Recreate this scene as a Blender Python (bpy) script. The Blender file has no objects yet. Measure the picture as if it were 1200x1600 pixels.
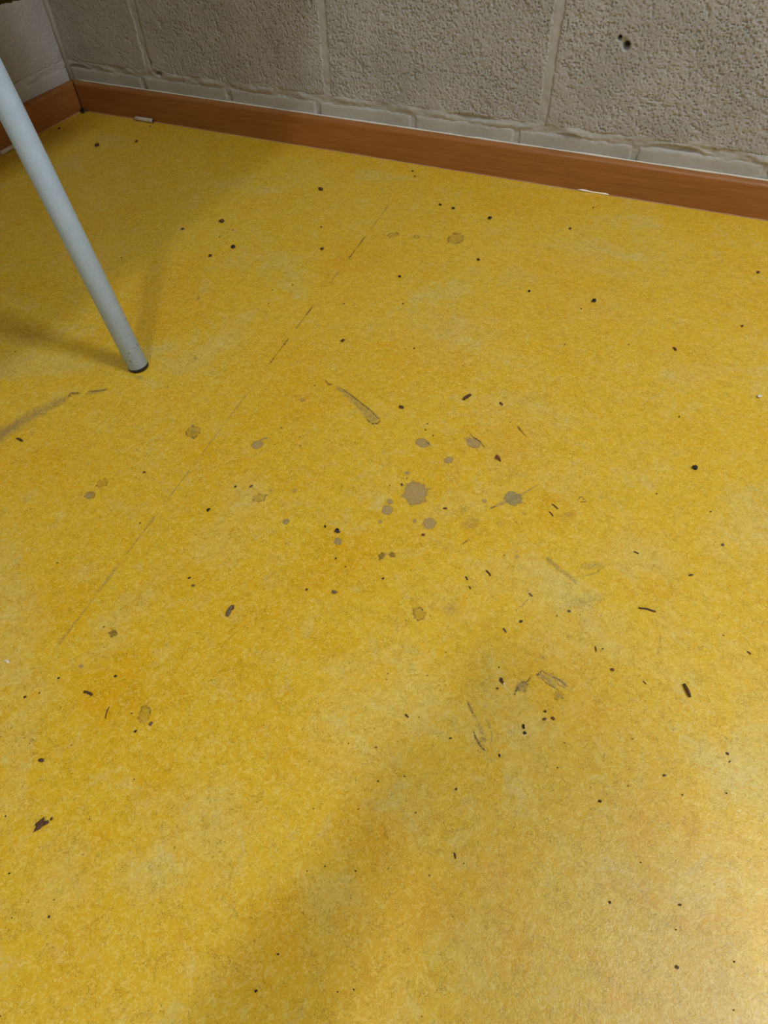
import bpy, bmesh, math, random
import numpy as np
from mathutils import Vector, Matrix, noise as mnoise

S = bpy.context.scene
COL = S.collection
random.seed(7)

# ------------------------------------------------------------------ camera
FPX = 1000.0                                  # focal length in pixels of a 1200 x 1600 frame
YAW, PITCH, ROLL = -0.424370746, 0.884898043, -0.028865386
CAM = Vector((1.55195180, -1.49133152, 0.644956944))


def cam_axes():
    cy, sy, cp, sp = math.cos(YAW), math.sin(YAW), math.cos(PITCH), math.sin(PITCH)
    f = Vector((sy * cp, cy * cp, -sp))
    r = Vector((cy, -sy, 0))
    u = r.cross(f)
    cr, sr = math.cos(ROLL), math.sin(ROLL)
    return r * cr + u * sr, u * cr - r * sr, f


RIGHT, UP, FWD = cam_axes()
cam_data = bpy.data.cameras.new('camera')
cam_data.sensor_fit = 'VERTICAL'
cam_data.sensor_height = 36
cam_data.lens = FPX / 1600 * 36
cam_data.clip_start = 0.01
cam = bpy.data.objects.new('camera', cam_data)
COL.objects.link(cam)
cam.matrix_world = Matrix(((RIGHT.x, UP.x, -FWD.x, CAM.x), (RIGHT.y, UP.y, -FWD.y, CAM.y),
                           (RIGHT.z, UP.z, -FWD.z, CAM.z), (0, 0, 0, 1)))
S.camera = cam

# ------------------------------------------------------------------ world, exposure, lamps
world = bpy.data.worlds.new('world')
S.world = world
world.use_nodes = True
world.node_tree.nodes['Background'].inputs[0].default_value = (0.55, 0.6, 0.7, 1)
world.node_tree.nodes['Background'].inputs[1].default_value = 0.05
S.view_settings.view_transform = 'Standard'
S.view_settings.look = 'None'
S.view_settings.exposure = -0.05
S.view_settings.gamma = 1.0
S.view_settings.use_curve_mapping = False

ROOM_X, ROOM_Y, ROOM_Z = 5.4, -5.6, 2.75
LAMPS = [  # x, y, size x, size y, strength, colour
    (1.56, -2.62, 0.16, 0.30, 172, (0.97, 1.0, 0.96)),
    (3.05, -0.96, 0.26, 0.50, 148, (0.93, 0.98, 1.0)),
    (3.10, -3.90, 0.60, 1.15, 5, (1.0, 0.99, 0.96)),  # this and the next two: unseen lamps added to soften the shadows
    (4.65, -2.30, 0.60, 1.15, 8, (0.97, 0.99, 1.0)),
    (1.56, -4.70, 0.60, 1.15, 8, (1.0, 0.99, 0.96)),
]

# ------------------------------------------------------------------ helpers


def at(px, py, z=0.0):
    """Point of the height z seen at a pixel of the photograph."""
    d = FWD + RIGHT * ((px - 600) / FPX) + UP * ((800 - py) / FPX)
    return CAM + d * ((z - CAM.z) / d.z)


def mm(px, py):
    """Metres per pixel across the line of sight at a floor pixel."""
    return (at(px, py) - CAM).dot(FWD) / FPX


def tag(o, label=None, cat=None, group=None, kind=None):
    if label: o['label'] = label
    if cat: o['category'] = cat
    if group: o['group'] = group
    if kind: o['kind'] = kind
    return o


def link(name, me, mat=None, parent=None):
    o = bpy.data.objects.new(name, me)
    COL.objects.link(o)
    if mat and me is not None and not me.materials: me.materials.append(mat)
    if parent: o.parent = parent
    return o


def empty(name, loc):
    o = bpy.data.objects.new(name, None)
    COL.objects.link(o)
    o.location = loc
    o.empty_display_size = .05
    return o


def mesh_from(verts, faces, smooth=True, name='mesh'):
    me = bpy.data.meshes.new(name)
    me.from_pydata([tuple(v) for v in verts], [], faces)
    me.update()
    if smooth: me.shade_smooth()
    return me


def bm_mesh(bm, smooth=False):
    bmesh.ops.recalc_face_normals(bm, faces=bm.faces)
    me = bpy.data.meshes.new('mesh')
    bm.to_mesh(me)
    bm.free()
    if smooth: me.shade_smooth()
    return me


def box_mesh(x0, y0, z0, x1, y1, z1, bevel=0.0, seg=2):
    bm = bmesh.new()
    bmesh.ops.create_cube(bm, size=1)
    for v in bm.verts:
        v.co = Vector((x0 + (v.co.x + .5) * (x1 - x0), y0 + (v.co.y + .5) * (y1 - y0), z0 + (v.co.z + .5) * (z1 - z0)))
    if bevel:
        bmesh.ops.bevel(bm, geom=list(bm.edges), offset=bevel, segments=seg, affect='EDGES', profile=.5)
    return bm_mesh(bm)


def tube_mesh(pts, radii, n=24, cap=True):
    """Swept round tube through points with one radius each."""
    pts = [Vector(p) for p in pts]
    vs, fs = [], []
    for i, p in enumerate(pts):
        t = (pts[min(i + 1, len(pts) - 1)] - pts[max(i - 1, 0)]).normalized()
        a = t.cross(Vector((0, 0, 1)) if abs(t.z) < .95 else Vector((0, 1, 0))).normalized()
        b = t.cross(a)
        for k in range(n):
            q = 2 * math.pi * k / n
            vs.append(p + (a * math.cos(q) + b * math.sin(q)) * radii[i])
    for i in range(len(pts) - 1):
        for k in range(n):
            fs.append((i * n + k, i * n + (k + 1) % n, (i + 1) * n + (k + 1) % n, (i + 1) * n + k))
    if cap:
        fs.append(tuple(range(n))[::-1])
        fs.append(tuple((len(pts) - 1) * n + k for k in range(n)))
    bm = bmesh.new()
    bv = [bm.verts.new(v) for v in vs]
    for f in fs: bm.faces.new([bv[i] for i in f])
    me = bm_mesh(bm, True)
    for p in me.polygons:
        if len(p.vertices) > 4: p.use_smooth = False
    return me


# numpy value noise
def vnoise(x, y, seed):
    xi, yi = np.floor(x).astype(np.int64), np.floor(y).astype(np.int64)
    fx, fy = x - xi, y - yi
    fx, fy = fx * fx * (3 - 2 * fx), fy * fy * (3 - 2 * fy)

    def h(a, b):
        n = (a * 374761393 + b * 668265263 + seed * 1274126177) & 0x7fffffff
        n = ((n ^ (n >> 13)) * 1274126177) & 0x7fffffff
        return ((n ^ (n >> 16)) & 0xffff) / 65535.0
    return (h(xi, yi) * (1 - fx) + h(xi + 1, yi) * fx) * (1 - fy) + (h(xi, yi + 1) * (1 - fx) + h(xi + 1, yi + 1) * fx) * fy


def sstep(a, b, x):
    t = np.clip((x - a) / (b - a), 0, 1)
    return t * t * (3 - 2 * t)


# ------------------------------------------------------------------ node helpers
class NT:
    def __init__(s, name):
        s.m = bpy.data.materials.new(name)
        s.m.use_nodes = True
        s.t = s.m.node_tree
        s.b = s.t.nodes['Principled BSDF']

    def n(s, typ, **kw):
        nd = s.t.nodes.new(typ)
        for k, v in kw.items():
            if k.startswith('in_'):
                nd.inputs[int(k[3:]) if k[3:].isdigit() else k[3:].replace('_', ' ')].default_value = v
            else:
                setattr(nd, k, v)
        return nd

    def l(s, a, b): s.t.links.new(a, b)

    def put(s, nd, i, v):
        if hasattr(v, 'links'): s.l(v, nd.inputs[i])
        else: nd.inputs[i].default_value = v

    def math(s, op, a, b=0.0, c=None, clamp=False):
        nd = s.n('ShaderNodeMath', operation=op, use_clamp=clamp)
        s.put(nd, 0, a); s.put(nd, 1, b)
        if c is not None: s.put(nd, 2, c)
        return nd.outputs[0]

    def noise(s, vec, scale, detail=2, rough=.5, dist=0.0):
        nd = s.n('ShaderNodeTexNoise')
        s.l(vec, nd.inputs['Vector'])
        nd.inputs['Scale'].default_value = scale
        nd.inputs['Detail'].default_value = detail
        nd.inputs['Roughness'].default_value = rough
        nd.inputs['Distortion'].default_value = dist
        return nd.outputs[0]

    def ramp(s, x, a, b, lo=0.0, hi=1.0):
        nd = s.n('ShaderNodeMapRange', interpolation_type='SMOOTHSTEP')
        s.put(nd, 0, x)
        for i, v in enumerate((a, b, lo, hi)): nd.inputs[i + 1].default_value = v
        return nd.outputs[0]

    def mix(s, f, a, b, mode='MIX'):
        nd = s.n('ShaderNodeMix', data_type='RGBA', blend_type=mode)
        s.put(nd, 0, f); s.put(nd, 6, a); s.put(nd, 7, b)
        return nd.outputs[2]

    def coord(s, which='Object'):
        return s.n('ShaderNodeTexCoord').outputs[which]

    def bump(s, h, dist, strength=1.0):
        nd = s.n('ShaderNodeBump')
        s.l(h, nd.inputs['Height'])
        nd.inputs['Distance'].default_value = dist
        nd.inputs['Strength'].default_value = strength
        s.l(nd.outputs[0], s.b.inputs['Normal'])

    def color(s, c): s.put(s.b, 'Base Color', c)
    def rough(s, c): s.put(s.b, 'Roughness', c)


def srgb(r, g, b):
    f = lambda c: (c / 255) / 12.92 if c <= 10.3 else (((c / 255) + .055) / 1.055) ** 2.4
    return (f(r), f(g), f(b), 1)


def simple(name, col, rough=.6, metallic=0.0, bumpscale=None, bumpd=.0005, vary=.12):
    m = NT(name)
    c = m.coord()
    n = m.noise(c, bumpscale or 40, 4)
    dark = tuple(x * (1 - vary) for x in col[:3]) + (1,)
    m.color(m.mix(n, dark, col))
    m.b.inputs['Roughness'].default_value = rough
    m.b.inputs['Metallic'].default_value = metallic
    if bumpscale: m.bump(n, bumpd)
    return m.m


# ------------------------------------------------------------------ materials
# patches of stronger or greener yellow marbling: pixel of the photo, radius in pixels, strength
RICH = [(545, 870, 60, .9), (490, 905, 45, .7), (790, 690, 70, .7), (690, 720, 60, .45), (160, 1075, 60, .8), (190, 1050, 50, .7),
        (245, 1215, 45, .7), (160, 1308, 22, .9), (430, 1440, 60, .8), (400, 1500, 60, .6), (330, 1400, 40, .6), (290, 1465, 36, .7),
        (510, 1005, 35, .6), (90, 950, 60, .7), (320, 710, 40, .6), (480, 650, 40, .6), (480, 610, 40, .5), (290, 915, 50, .4),
        (860, 780, 26, .8), (860, 810, 26, .7), (1035, 925, 26, .8), (930, 1110, 45, .7), (880, 1060, 60, .45), (1080, 1295, 36, .8),
        (775, 1370, 40, .6), (680, 1430, 50, .6), (560, 400, 80, .5), (1150, 480, 90, .5), (880, 420, 80, .5), (720, 500, 60, .3),
        (800, 1470, 50, .4), (960, 1530, 40, .5), (640, 840, 60, .35), (1080, 560, 70, .4), (60, 730, 60, .4), (640, 560, 90, .4)]
PALE = [(380, 780, 50, .6), (340, 850, 50, .4), (700, 520, 90, .45), (880, 1000, 70, .4), (1000, 870, 60, .6), (860, 920, 60, .5),
        (330, 1280, 70, .7), (560, 1150, 90, .5), (100, 1370, 60, .5), (520, 1420, 60, .5), (740, 1490, 60, .4), (1130, 1200, 60, .5),
        (1100, 1400, 90, .5), (250, 1350, 60, .6), (620, 1270, 70, .4), (130, 900, 30, .5), (960, 1380, 60, .4), (940, 480, 50, .4)]


def linoleum():
    m = NT('yellow_linoleum')
    obj = m.coord()
    # domain warp
    w = m.n('ShaderNodeTexNoise'); m.l(obj, w.inputs['Vector'])
    w.inputs['Scale'].default_value = 22; w.inputs['Detail'].default_value = 4; w.inputs['Roughness'].default_value = .62
    ws = m.n('ShaderNodeVectorMath', operation='SUBTRACT'); m.l(w.outputs['Color'], ws.inputs[0]); ws.inputs[1].default_value = (.5, .5, .5)
    sc = m.n('ShaderNodeVectorMath', operation='SCALE'); m.l(ws.outputs[0], sc.inputs[0]); sc.inputs['Scale'].default_value = .075
    wa = m.n('ShaderNodeVectorMath', operation='ADD'); m.l(obj, wa.inputs[0]); m.l(sc.outputs[0], wa.inputs[1])
    warped = wa.outputs[0]

    def blobs(lst):
        tot = None
        for px, py, r, s in lst:
            p = at(px, py)
            d = m.n('ShaderNodeVectorMath', operation='DISTANCE'); m.l(warped, d.inputs[0]); d.inputs[1].default_value = (p.x, p.y, 0)
            v = m.ramp(d.outputs['Value'], r * mm(px, py) * 1.35, r * mm(px, py) * .15, 0, s)
            tot = v if tot is None else m.math('MAXIMUM', tot, v)
        return tot
    rich, pale = blobs(RICH), blobs(PALE)
    big = m.noise(warped, 5, 5, .6, .6)
    mid = m.noise(warped, 34, 4, .6, 1.2)
    rich = m.math('ADD', m.math('MULTIPLY', rich, .9), m.math('ADD', m.ramp(big, .50, .66, 0, .5), m.ramp(mid, .52, .68, 0, .45)), clamp=True)
    pale = m.math('ADD', m.math('MULTIPLY', pale, .8), m.math('ADD', m.ramp(big, .48, .32, 0, .55), m.ramp(mid, .47, .32, 0, .5)), clamp=True)
    c = m.mix(pale, FLOOR_MID, FLOOR_PALE)
    c = m.mix(rich, c, FLOOR_RICH)
    # worm-like flakes pressed into the sheet
    tone = m.noise(obj, 190, 3, .6, 1.2)
    c = m.mix(m.ramp(tone, .52, .62, 0, .34), c, FLOOR_LIGHT)
    c = m.mix(m.ramp(tone, .47, .37, 0, .45), c, FLOOR_RICH)
    fine = m.noise(obj, 210, 3, .55, 1.8)
    band = m.math('ABSOLUTE', m.math('SUBTRACT', fine, .5))
    lines = m.ramp(band, .034, .0, 0, 1)
    gate = m.ramp(m.noise(obj, 80, 3, .6, .5), .46, .58, 0, 1)
    c = m.mix(m.math('MULTIPLY', lines, m.math('MULTIPLY', gate, .66)), c, FLOOR_FLECK)
    worm = m.noise(obj, 85, 3, .6, 1.5)
    wl = m.ramp(m.math('ABSOLUTE', m.math('SUBTRACT', worm, .53)), .016, .0, 0, 1)
    wg = m.ramp(m.noise(obj, 30, 2, .5, .5), .50, .60, 0, .6)
    c = m.mix(m.math('MULTIPLY', wl, wg), c, FLOOR_FLECK)
    fine2 = m.noise(obj, 300, 2, .5, 2.2)
    c = m.mix(m.ramp(fine2, .57, .68, 0, .42), c, FLOOR_LIGHT)
    darks = m.ramp(m.noise(obj, 360, 3, .6, .8), .37, .26, 0, .75)
    c = m.mix(darks, c, FLOOR_FLECK)
    m.color(c)
    m.rough(m.ramp(big, .3, .7, FLOOR_R0, FLOOR_R1))
    m.b.inputs['Specular IOR Level'].default_value = .5
    m.bump(m.math('ADD', fine, m.math('MULTIPLY', m.noise(obj, 90, 2), 1.2)), .0004, .6)
    return m.m


FLOOR_MID = srgb(207, 171, 36)
FLOOR_PALE = srgb(203, 180, 103)
FLOOR_RICH = srgb(206, 158, 0)
FLOOR_FLECK = srgb(124, 100, 10)
FLOOR_LIGHT = srgb(229, 205, 108)
FLOOR_R0, FLOOR_R1 = .34, .44
M_FLOOR = linoleum()


def wallpaint(name, col, pits=True):
    m = NT(name)
    c = m.coord()
    big = m.noise(c, 9, 4)
    blot = m.noise(c, 60, 3)
    col2 = tuple(x * .86 for x in col[:3]) + (1,)
    col3 = (col[0] * .98, col[1] * .93, col[2] * .9, 1)
    k = m.mix(m.ramp(big, .35, .65), col, col2)
    k = m.mix(m.ramp(blot, .5, .7, 0, .6), k, col3)
    m.color(k)
    m.b.inputs['Roughness'].default_value = .72
    m.b.inputs['Specular IOR Level'].default_value = .3
    f = m.noise(c, 420, 4, .65)
    m.bump(f, .0006 if pits else .0004, 1.0)
    return m.m


M_BLOCK = wallpaint('painted_concrete', srgb(166, 165, 166))
M_MORTAR = wallpaint('painted_mortar', srgb(170, 170, 171), False)
M_PLAIN = simple('painted_plaster', srgb(196, 190, 176), .8, 0, 300, .0004)
M_CEIL = simple('ceiling_paint', srgb(226, 224, 216), .85, 0, 120, .0005)


def wood():
    m = NT('brown_wood_laminate')
    o = m.coord()
    mp = m.n('ShaderNodeMapping'); m.l(o, mp.inputs[0]); mp.inputs['Scale'].default_value = (3.0, 3.0, 60)
    g = m.noise(mp.outputs[0], 2.2, 5, .62, .8)
    mp2 = m.n('ShaderNodeMapping'); m.l(o, mp2.inputs[0]); mp2.inputs['Scale'].default_value = (14, 14, 320)
    h = m.noise(mp2.outputs[0], 3, 3, .6)
    c = m.mix(m.ramp(g, .3, .72), srgb(136, 86, 38), srgb(152, 98, 48))
    c = m.mix(m.ramp(h, .52, .75, 0, .22), c, srgb(112, 66, 26))
    m.color(c)
    m.b.inputs['Roughness'].default_value = .42
    m.bump(h, .0003, .5)
    return m.m


M_WOOD = wood()
M_CAULK = simple('white_sealant', srgb(214, 210, 200), .6, 0, 200, .0005)
M_CAULK2 = simple('dusty_sealant', srgb(176, 140, 104), .7, 0, 300, .0005)
M_CHIP = simple('white_paint_flake', srgb(240, 236, 226), .6, 0, 300, .0004)


def legpaint():
    m = NT('grey_enamel')
    c = m.coord()
    n = m.noise(c, 55, 4, .6)
    k = m.mix(n, srgb(152, 174, 204), srgb(168, 190, 218))
    mp = m.n('ShaderNodeMapping'); m.l(c, mp.inputs[0]); mp.inputs['Scale'].default_value = (40, 40, 320)
    scr = m.ramp(m.noise(mp.outputs[0], 1.6, 2, .5), .69, .75)
    z = m.n('ShaderNodeSeparateXYZ'); m.l(c, z.inputs[0])
    low = m.ramp(z.outputs[2], .16, .02)
    k = m.mix(m.math('MULTIPLY', scr, low), k, srgb(208, 212, 212))
    wear = m.ramp(m.noise(c, 190, 3, .6), .63, .7)
    k = m.mix(m.math('MULTIPLY', wear, m.math('MULTIPLY', low, .8)), k, srgb(84, 86, 88))
    m.color(k)
    m.b.inputs['Roughness'].default_value = .42
    m.bump(m.noise(c, 600, 2), .0002, .5)
    return m.m


M_LEG = legpaint()
M_RUBBER = simple('black_rubber', srgb(22, 22, 24), .6, 0, 200, .0003)
M_TOP = simple('beige_laminate', srgb(206, 190, 160), .4, 0, 60, .0001)
M_EDGE = simple('table_edge_band', srgb(120, 84, 52), .5, 0, 60, .0002)
M_CHALK = simple('white_chalk', srgb(196, 186, 172), .9, 0, 300, .0004)
M_CHALKDARK = simple('smudged_chalk_end', srgb(72, 52, 40), .9, 0, 300, .0003)
M_BAG = simple('dark_brown_leather', srgb(17, 12, 9), .6, 0, 90, .002, .3)
M_STEELH = simple('lamp_housing', srgb(225, 226, 224), .4, 0, 60, .0001)
M_BLACK = simple('black_crumb', srgb(22, 18, 16), .6, 0, 900, .0004, .3)
M_BROWN = simple('brown_crumb', srgb(84, 52, 28), .7, 0, 700, .0006, .35)
M_RUST = simple('reddish_brown_crumb', srgb(112, 62, 34), .7, 0, 700, .0006, .3)
M_GREYB = simple('grey_brown_crumb', srgb(112, 92, 74), .8, 0, 700, .0006, .3)
M_WHITE = simple('white_crumb', srgb(226, 214, 196), .8, 0, 700, .0006, .2)
M_TWIG = simple('twig_bark', srgb(92, 56, 32), .7, 0, 600, .0006, .4)


def stain_mat(name, col, mode):
    """Dried dirt and paint; 'edge' runs from 0 at the rim to 1 in the middle of each mark."""
    m = NT(name)
    a = m.n('ShaderNodeAttribute', attribute_name='edge')
    e = a.outputs['Fac']
    c = m.coord()
    n1 = m.noise(c, 420, 4, .65)
    n2 = m.noise(c, 150, 3, .6)
    if mode == 'drip':
        x = m.math('ADD', e, m.math('MULTIPLY', m.math('SUBTRACT', n1, .5), .8))
        al = m.ramp(x, .06, .22, 0, .86)
        al = m.math('MULTIPLY', al, m.ramp(n1, .60, .42, .35, 1))
        rim = m.ramp(x, .34, .12)
        dark = tuple(v * .55 for v in col[:3]) + (1,)
        m.color(m.mix(m.math('MULTIPLY', rim, .7), m.mix(n2, col, tuple(v * .8 for v in col[:3]) + (1,)), dark))
    elif mode == 'ring':
        x = m.math('ADD', e, m.math('MULTIPLY', m.math('SUBTRACT', n1, .5), .6))
        rim = m.math('MULTIPLY', m.ramp(x, .0, .16), m.ramp(x, .42, .16))
        al = m.math('ADD', m.math('MULTIPLY', m.math('MULTIPLY', rim, m.ramp(n2, .42, .58, .05, 1)), .48), m.ramp(x, .1, .3, 0, .16), clamp=True)
        m.color(col)
    elif mode == 'smear':
        mp = m.n('ShaderNodeMapping'); m.l(c, mp.inputs[0])
        x = m.math('ADD', e, m.math('MULTIPLY', m.math('SUBTRACT', n2, .5), 1.2))
        al = m.math('MULTIPLY', m.ramp(x, .1, .9, 0, .52), m.ramp(n1, .40, .58, .25, 1))
        m.color(col)
    elif mode == 'haze':
        x = m.math('ADD', e, m.math('MULTIPLY', m.math('SUBTRACT', n2, .5), .9))
        al = m.math('MULTIPLY', m.ramp(x, .15, 1.1, 0, .42), m.ramp(n1, .42, .58, .15, 1))
        m.color(col)
    else:  # scratch
        x = m.math('ADD', e, m.math('MULTIPLY', m.math('SUBTRACT', n1, .5), 1.1))
        al = m.math('MULTIPLY', m.ramp(x, .15, .75, 0, .72), m.ramp(n1, .58, .44, .12, 1))
        m.color(col)
    m.b.inputs['Roughness'].default_value = .6
    m.l(al, m.b.inputs['Alpha'])
    return m.m


M_STAIN = {
    'drip': stain_mat('dried_grey_paint', srgb(178, 156, 110), 'drip'),
    'bluedrip': stain_mat('dried_blue_grey_paint', srgb(160, 150, 112), 'drip'),
    'olive': stain_mat('olive_spot', srgb(142, 112, 30), 'drip'),
    'ring': stain_mat('dried_ring', srgb(128, 100, 48), 'ring'),
    'smear': stain_mat('grey_smear', srgb(165, 146, 100), 'smear'),
    'haze': stain_mat('grey_scuff', srgb(158, 142, 92), 'haze'),
    'scratch': stain_mat('dark_scratch', srgb(92, 74, 44), 'scratch'),
}

# ------------------------------------------------------------------ floor
SUB = -0.0028
floor = link('floor', box_mesh(-.2, ROOM_Y - .2, -.12, ROOM_X + .2, .2, SUB), simple('floor_screed', srgb(96, 80, 44), .9, 0, 60, .001))
tag(floor, 'yellow marbled linoleum floor with a long seam and grey paint drips', 'floor', kind='structure')
# the seam between the first two sheets, read off the photograph
p0, p1 = Vector((1.000, 0.0)), Vector((1.075, -1.40))


def seam_x(y): return p0.x + (p1.x - p0.x) * (y - p0.y) / (p1.y - p0.y)


def sheet(xa, xb):
    """One strip of linoleum with eased long edges; xa, xb are functions of y."""
    bm = bmesh.new()
    ys = [0.0 + ROOM_Y * i / 40 for i in range(41)]
    rows = []
    for y in ys:
        a, b = xa(y), xb(y)
        rows.append([bm.verts.new(v) for v in ((a, y, SUB), (a, y, -.0004), (a + .0003, y, 0), (b - .0003, y, 0), (b, y, -.0004), (b, y, SUB))])
    for r0, r1 in zip(rows, rows[1:]):
        for k in range(6):
            bm.faces.new((r0[k], r0[(k + 1) % 6], r1[(k + 1) % 6], r1[k]))
    bm.faces.new(rows[0]); bm.faces.new(rows[-1])
    return bm_mesh(bm)


G = .00010
slope = lambda off: (lambda y: seam_x(y) + off)
link('linoleum_sheet', sheet(lambda y: -.1, slope(-G)), M_FLOOR, floor)
link('linoleum_sheet', sheet(slope(G), slope(2 - G)), M_FLOOR, floor)
link('linoleum_sheet', sheet(slope(2 + G), slope(4 - G)), M_FLOOR, floor)
link('linoleum_sheet', sheet(slope(4 + G), lambda y: ROOM_X + .1), M_FLOOR, floor)


# --- marks on the floor: thin films with a per-vertex 'edge' attribute
ZS = [0.00012]


def film(name, verts, faces, edge, mat, label=None):
    ZS[0] += 0.000004
    me = mesh_from([(v[0], v[1], ZS[0]) for v in verts], faces)
    at_ = me.attributes.new('edge', 'FLOAT', 'POINT')
    at_.data.foreach_set('value', np.array(edge, dtype=np.float32))
    o = link(name, me, mat, floor)
    if label: o['label'] = label
    return o


def spot(px, py, rx, ry, ang=0, kind='drip', rag=.12, name='paint_drip', label=None, seed=None):
    """Round-ish dried drop; radii in pixels of the photograph, angle clockwise."""
    rnd = random.Random(seed if seed is not None else int(px * 7 + py))
    n, ca, sa = 56, math.cos(math.radians(ang)), math.sin(math.radians(ang))
    ph = [(rnd.uniform(0, 6.28), rnd.uniform(.3, 1) / (1 + .22 * i)) for i in range(13)]
    vs, ed = [at(px, py)], [1]
    for ring, e in ((.5, .5), (.8, .2), (1.0, 0.0)):
        for k in range(n):
            t = 2 * math.pi * k / n
            r = ring * (1 + rag * sum(w * math.sin((i + 2 + i % 3) * t + q) for i, (q, w) in enumerate(ph)) / 2.4 * ring)
            x, y = rx * 1.12 * r * math.cos(t), ry * 1.12 * r * math.sin(t)
            vs.append(at(px + x * ca - y * sa, py + x * sa + y * ca)); ed.append(e)
    fs = [(0, 1 + k, 1 + (k + 1) % n) for k in range(n)]
    for q in range(2):
        for k in range(n):
            a, b = 1 + q * n, 1 + (q + 1) * n
            fs.append((a + k, b + k, b + (k + 1) % n, a + (k + 1) % n))
    return film(name, vs, fs, ed, M_STAIN[kind], label)


def streak(pts, kind='smear', name='scuff_mark', label=None):
    """Band along pixels (x, y, half width) of the photograph."""
    out = []
    for i in range(len(pts) - 1):
        for s in range(6):
            t = s / 6
            out.append([pts[i][k] * (1 - t) + pts[i + 1][k] * t for k in range(3)])
    out.append(list(pts[-1]))
    vs, ed, fs = [], [], []
    N = len(out)
    for i, (x, y, w) in enumerate(out):
        a, b = out[max(i - 1, 0)], out[min(i + 1, N - 1)]
        dx, dy = b[0] - a[0], b[1] - a[1]
        L = math.hypot(dx, dy) or 1
        nx, ny = -dy / L, dx / L
        e = min(1, i / 3, (N - 1 - i) / 3)
        for q, ee in ((-1, 0), (-.5, .5), (0, 1), (.5, .5), (1, 0)):
            vs.append(at(x + nx * w * q, y + ny * w * q)); ed.append(ee * e)
    for i in range(N - 1):
        for k in range(4):
            a = i * 5 + k
            fs.append((a, a + 1, a + 6, a + 5))
    return film(name, vs, fs, ed, M_STAIN[kind], label)


spot(649, 771, 21, 18, 0, 'drip', .22, label='largest grey-brown splat on the floor')
spot(669, 764, 5, 6, 20, 'haze', .2)
spot(671, 818, 10.5, 9.5, 0, 'drip', .08)
spot(605, 797, 9, 8, -10, 'drip', .14)
spot(609, 784, 5.5, 4.5, 0, 'drip', .1)
spot(660, 692, 11, 7.5, 10, 'drip', .14)
streak([(664, 690, 2), (670, 693, 1.6), (675, 699, 1)], 'scratch', 'paint_trail')
spot(701, 719, 7.5, 5.5, -8, 'drip', .16)
spot(740, 692, 12, 8, 15, 'drip', .15)
streak([(730, 672, 1), (738, 682, 1.6), (750, 690, 2.2), (761, 704, 1)], 'scratch', 'paint_trail')
streak([(722, 683, 3), (730, 688, 4), (738, 690, 3)], 'smear', 'paint_trail')
spot(636, 739, 4, 3, 0, 'drip', .1)
spot(628, 757, 2.5, 2, 30, 'drip', .1)
spot(402, 695, 10, 6.5, -12, 'drip', .1, label='oval grey drip with a tail')
streak([(405, 689, 2), (413, 685, 1.8), (420, 684, 1)], 'drip', 'paint_trail')
spot(302, 675, 13, 9, -22, 'ring', .2, 'dried_ring')
spot(302, 675, 10, 7, -22, 'haze', .2, 'dried_ring')
spot(140, 774, 9, 6, -5, 'ring', .06, 'dried_ring')
spot(140, 774, 6, 4, -5, 'drip', .06)
spot(712, 373, 14, 8, -12, 'ring', .22, 'dried_ring')
spot(614, 367, 9, 4, -12, 'ring', .2, 'dried_ring')
spot(651, 370, 5, 3, -12, 'ring', .2, 'dried_ring')
spot(405, 778, 11, 7, -12, 'ring', .3, 'dried_ring')
spot(655, 959, 10, 11, -12, 'ring', .3, 'dried_ring')
spot(802, 779, 15, 11, 5, 'bluedrip', .2, label='blue-grey drip crossed by a long streak')
streak([(760, 797, 2), (778, 789, 4), (800, 780, 6), (822, 769, 3), (846, 754, 1)], 'smear', 'paint_trail')
streak([(764, 795, 1.5), (778, 790, 2)], 'scratch', 'paint_trail')
spot(757, 783, 4, 3, 0, 'drip', .2)
spot(735, 818, 26, 16, -18, 'haze', .3, 'scuff_mark')
spot(724, 797, 16, 10, -18, 'haze', .3, 'scuff_mark')
spot(818, 802, 8, 6, 10, 'haze', .3, 'scuff_mark')
spot(528, 846, 7, 5.5, 10, 'bluedrip', .25)
spot(447, 815, 5.5, 4.5, -30, 'bluedrip', .1)
spot(448, 849, 8, 6, 0, 'haze', .3, 'scuff_mark')
spot(596, 869, 5, 6, 30, 'olive', .35)
spot(613, 867, 6, 4, 20, 'olive', .35)
streak([(592, 874, 3), (604, 865, 3), (618, 872, 2)], 'smear', 'paint_trail')
spot(177, 990, 7, 6, 0, 'olive', .3)
spot(127, 1041, 4, 3, 0, 'drip', .2)
spot(648, 814, 3.5, 3, 0, 'drip', .2)
spot(594, 815, 3, 3, 0, 'drip', .2)
streak([(506, 592, 2), (514, 601, 3), (521, 600, 1.5)], 'scratch', 'scratch')
streak([(520, 601, 3), (540, 615, 6), (560, 632, 9), (578, 650, 13), (594, 661, 11)], 'smear', 'scuff_mark', 'grey skid mark widening towards its ragged end')
streak([(524, 600, 1), (552, 620, 2), (580, 642, 2), (597, 660, 2.2)], 'scratch', 'scratch')
streak([(570, 652, 2), (580, 662, 3), (590, 662, 2), (597, 655, 1)], 'scratch', 'scratch')
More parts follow.
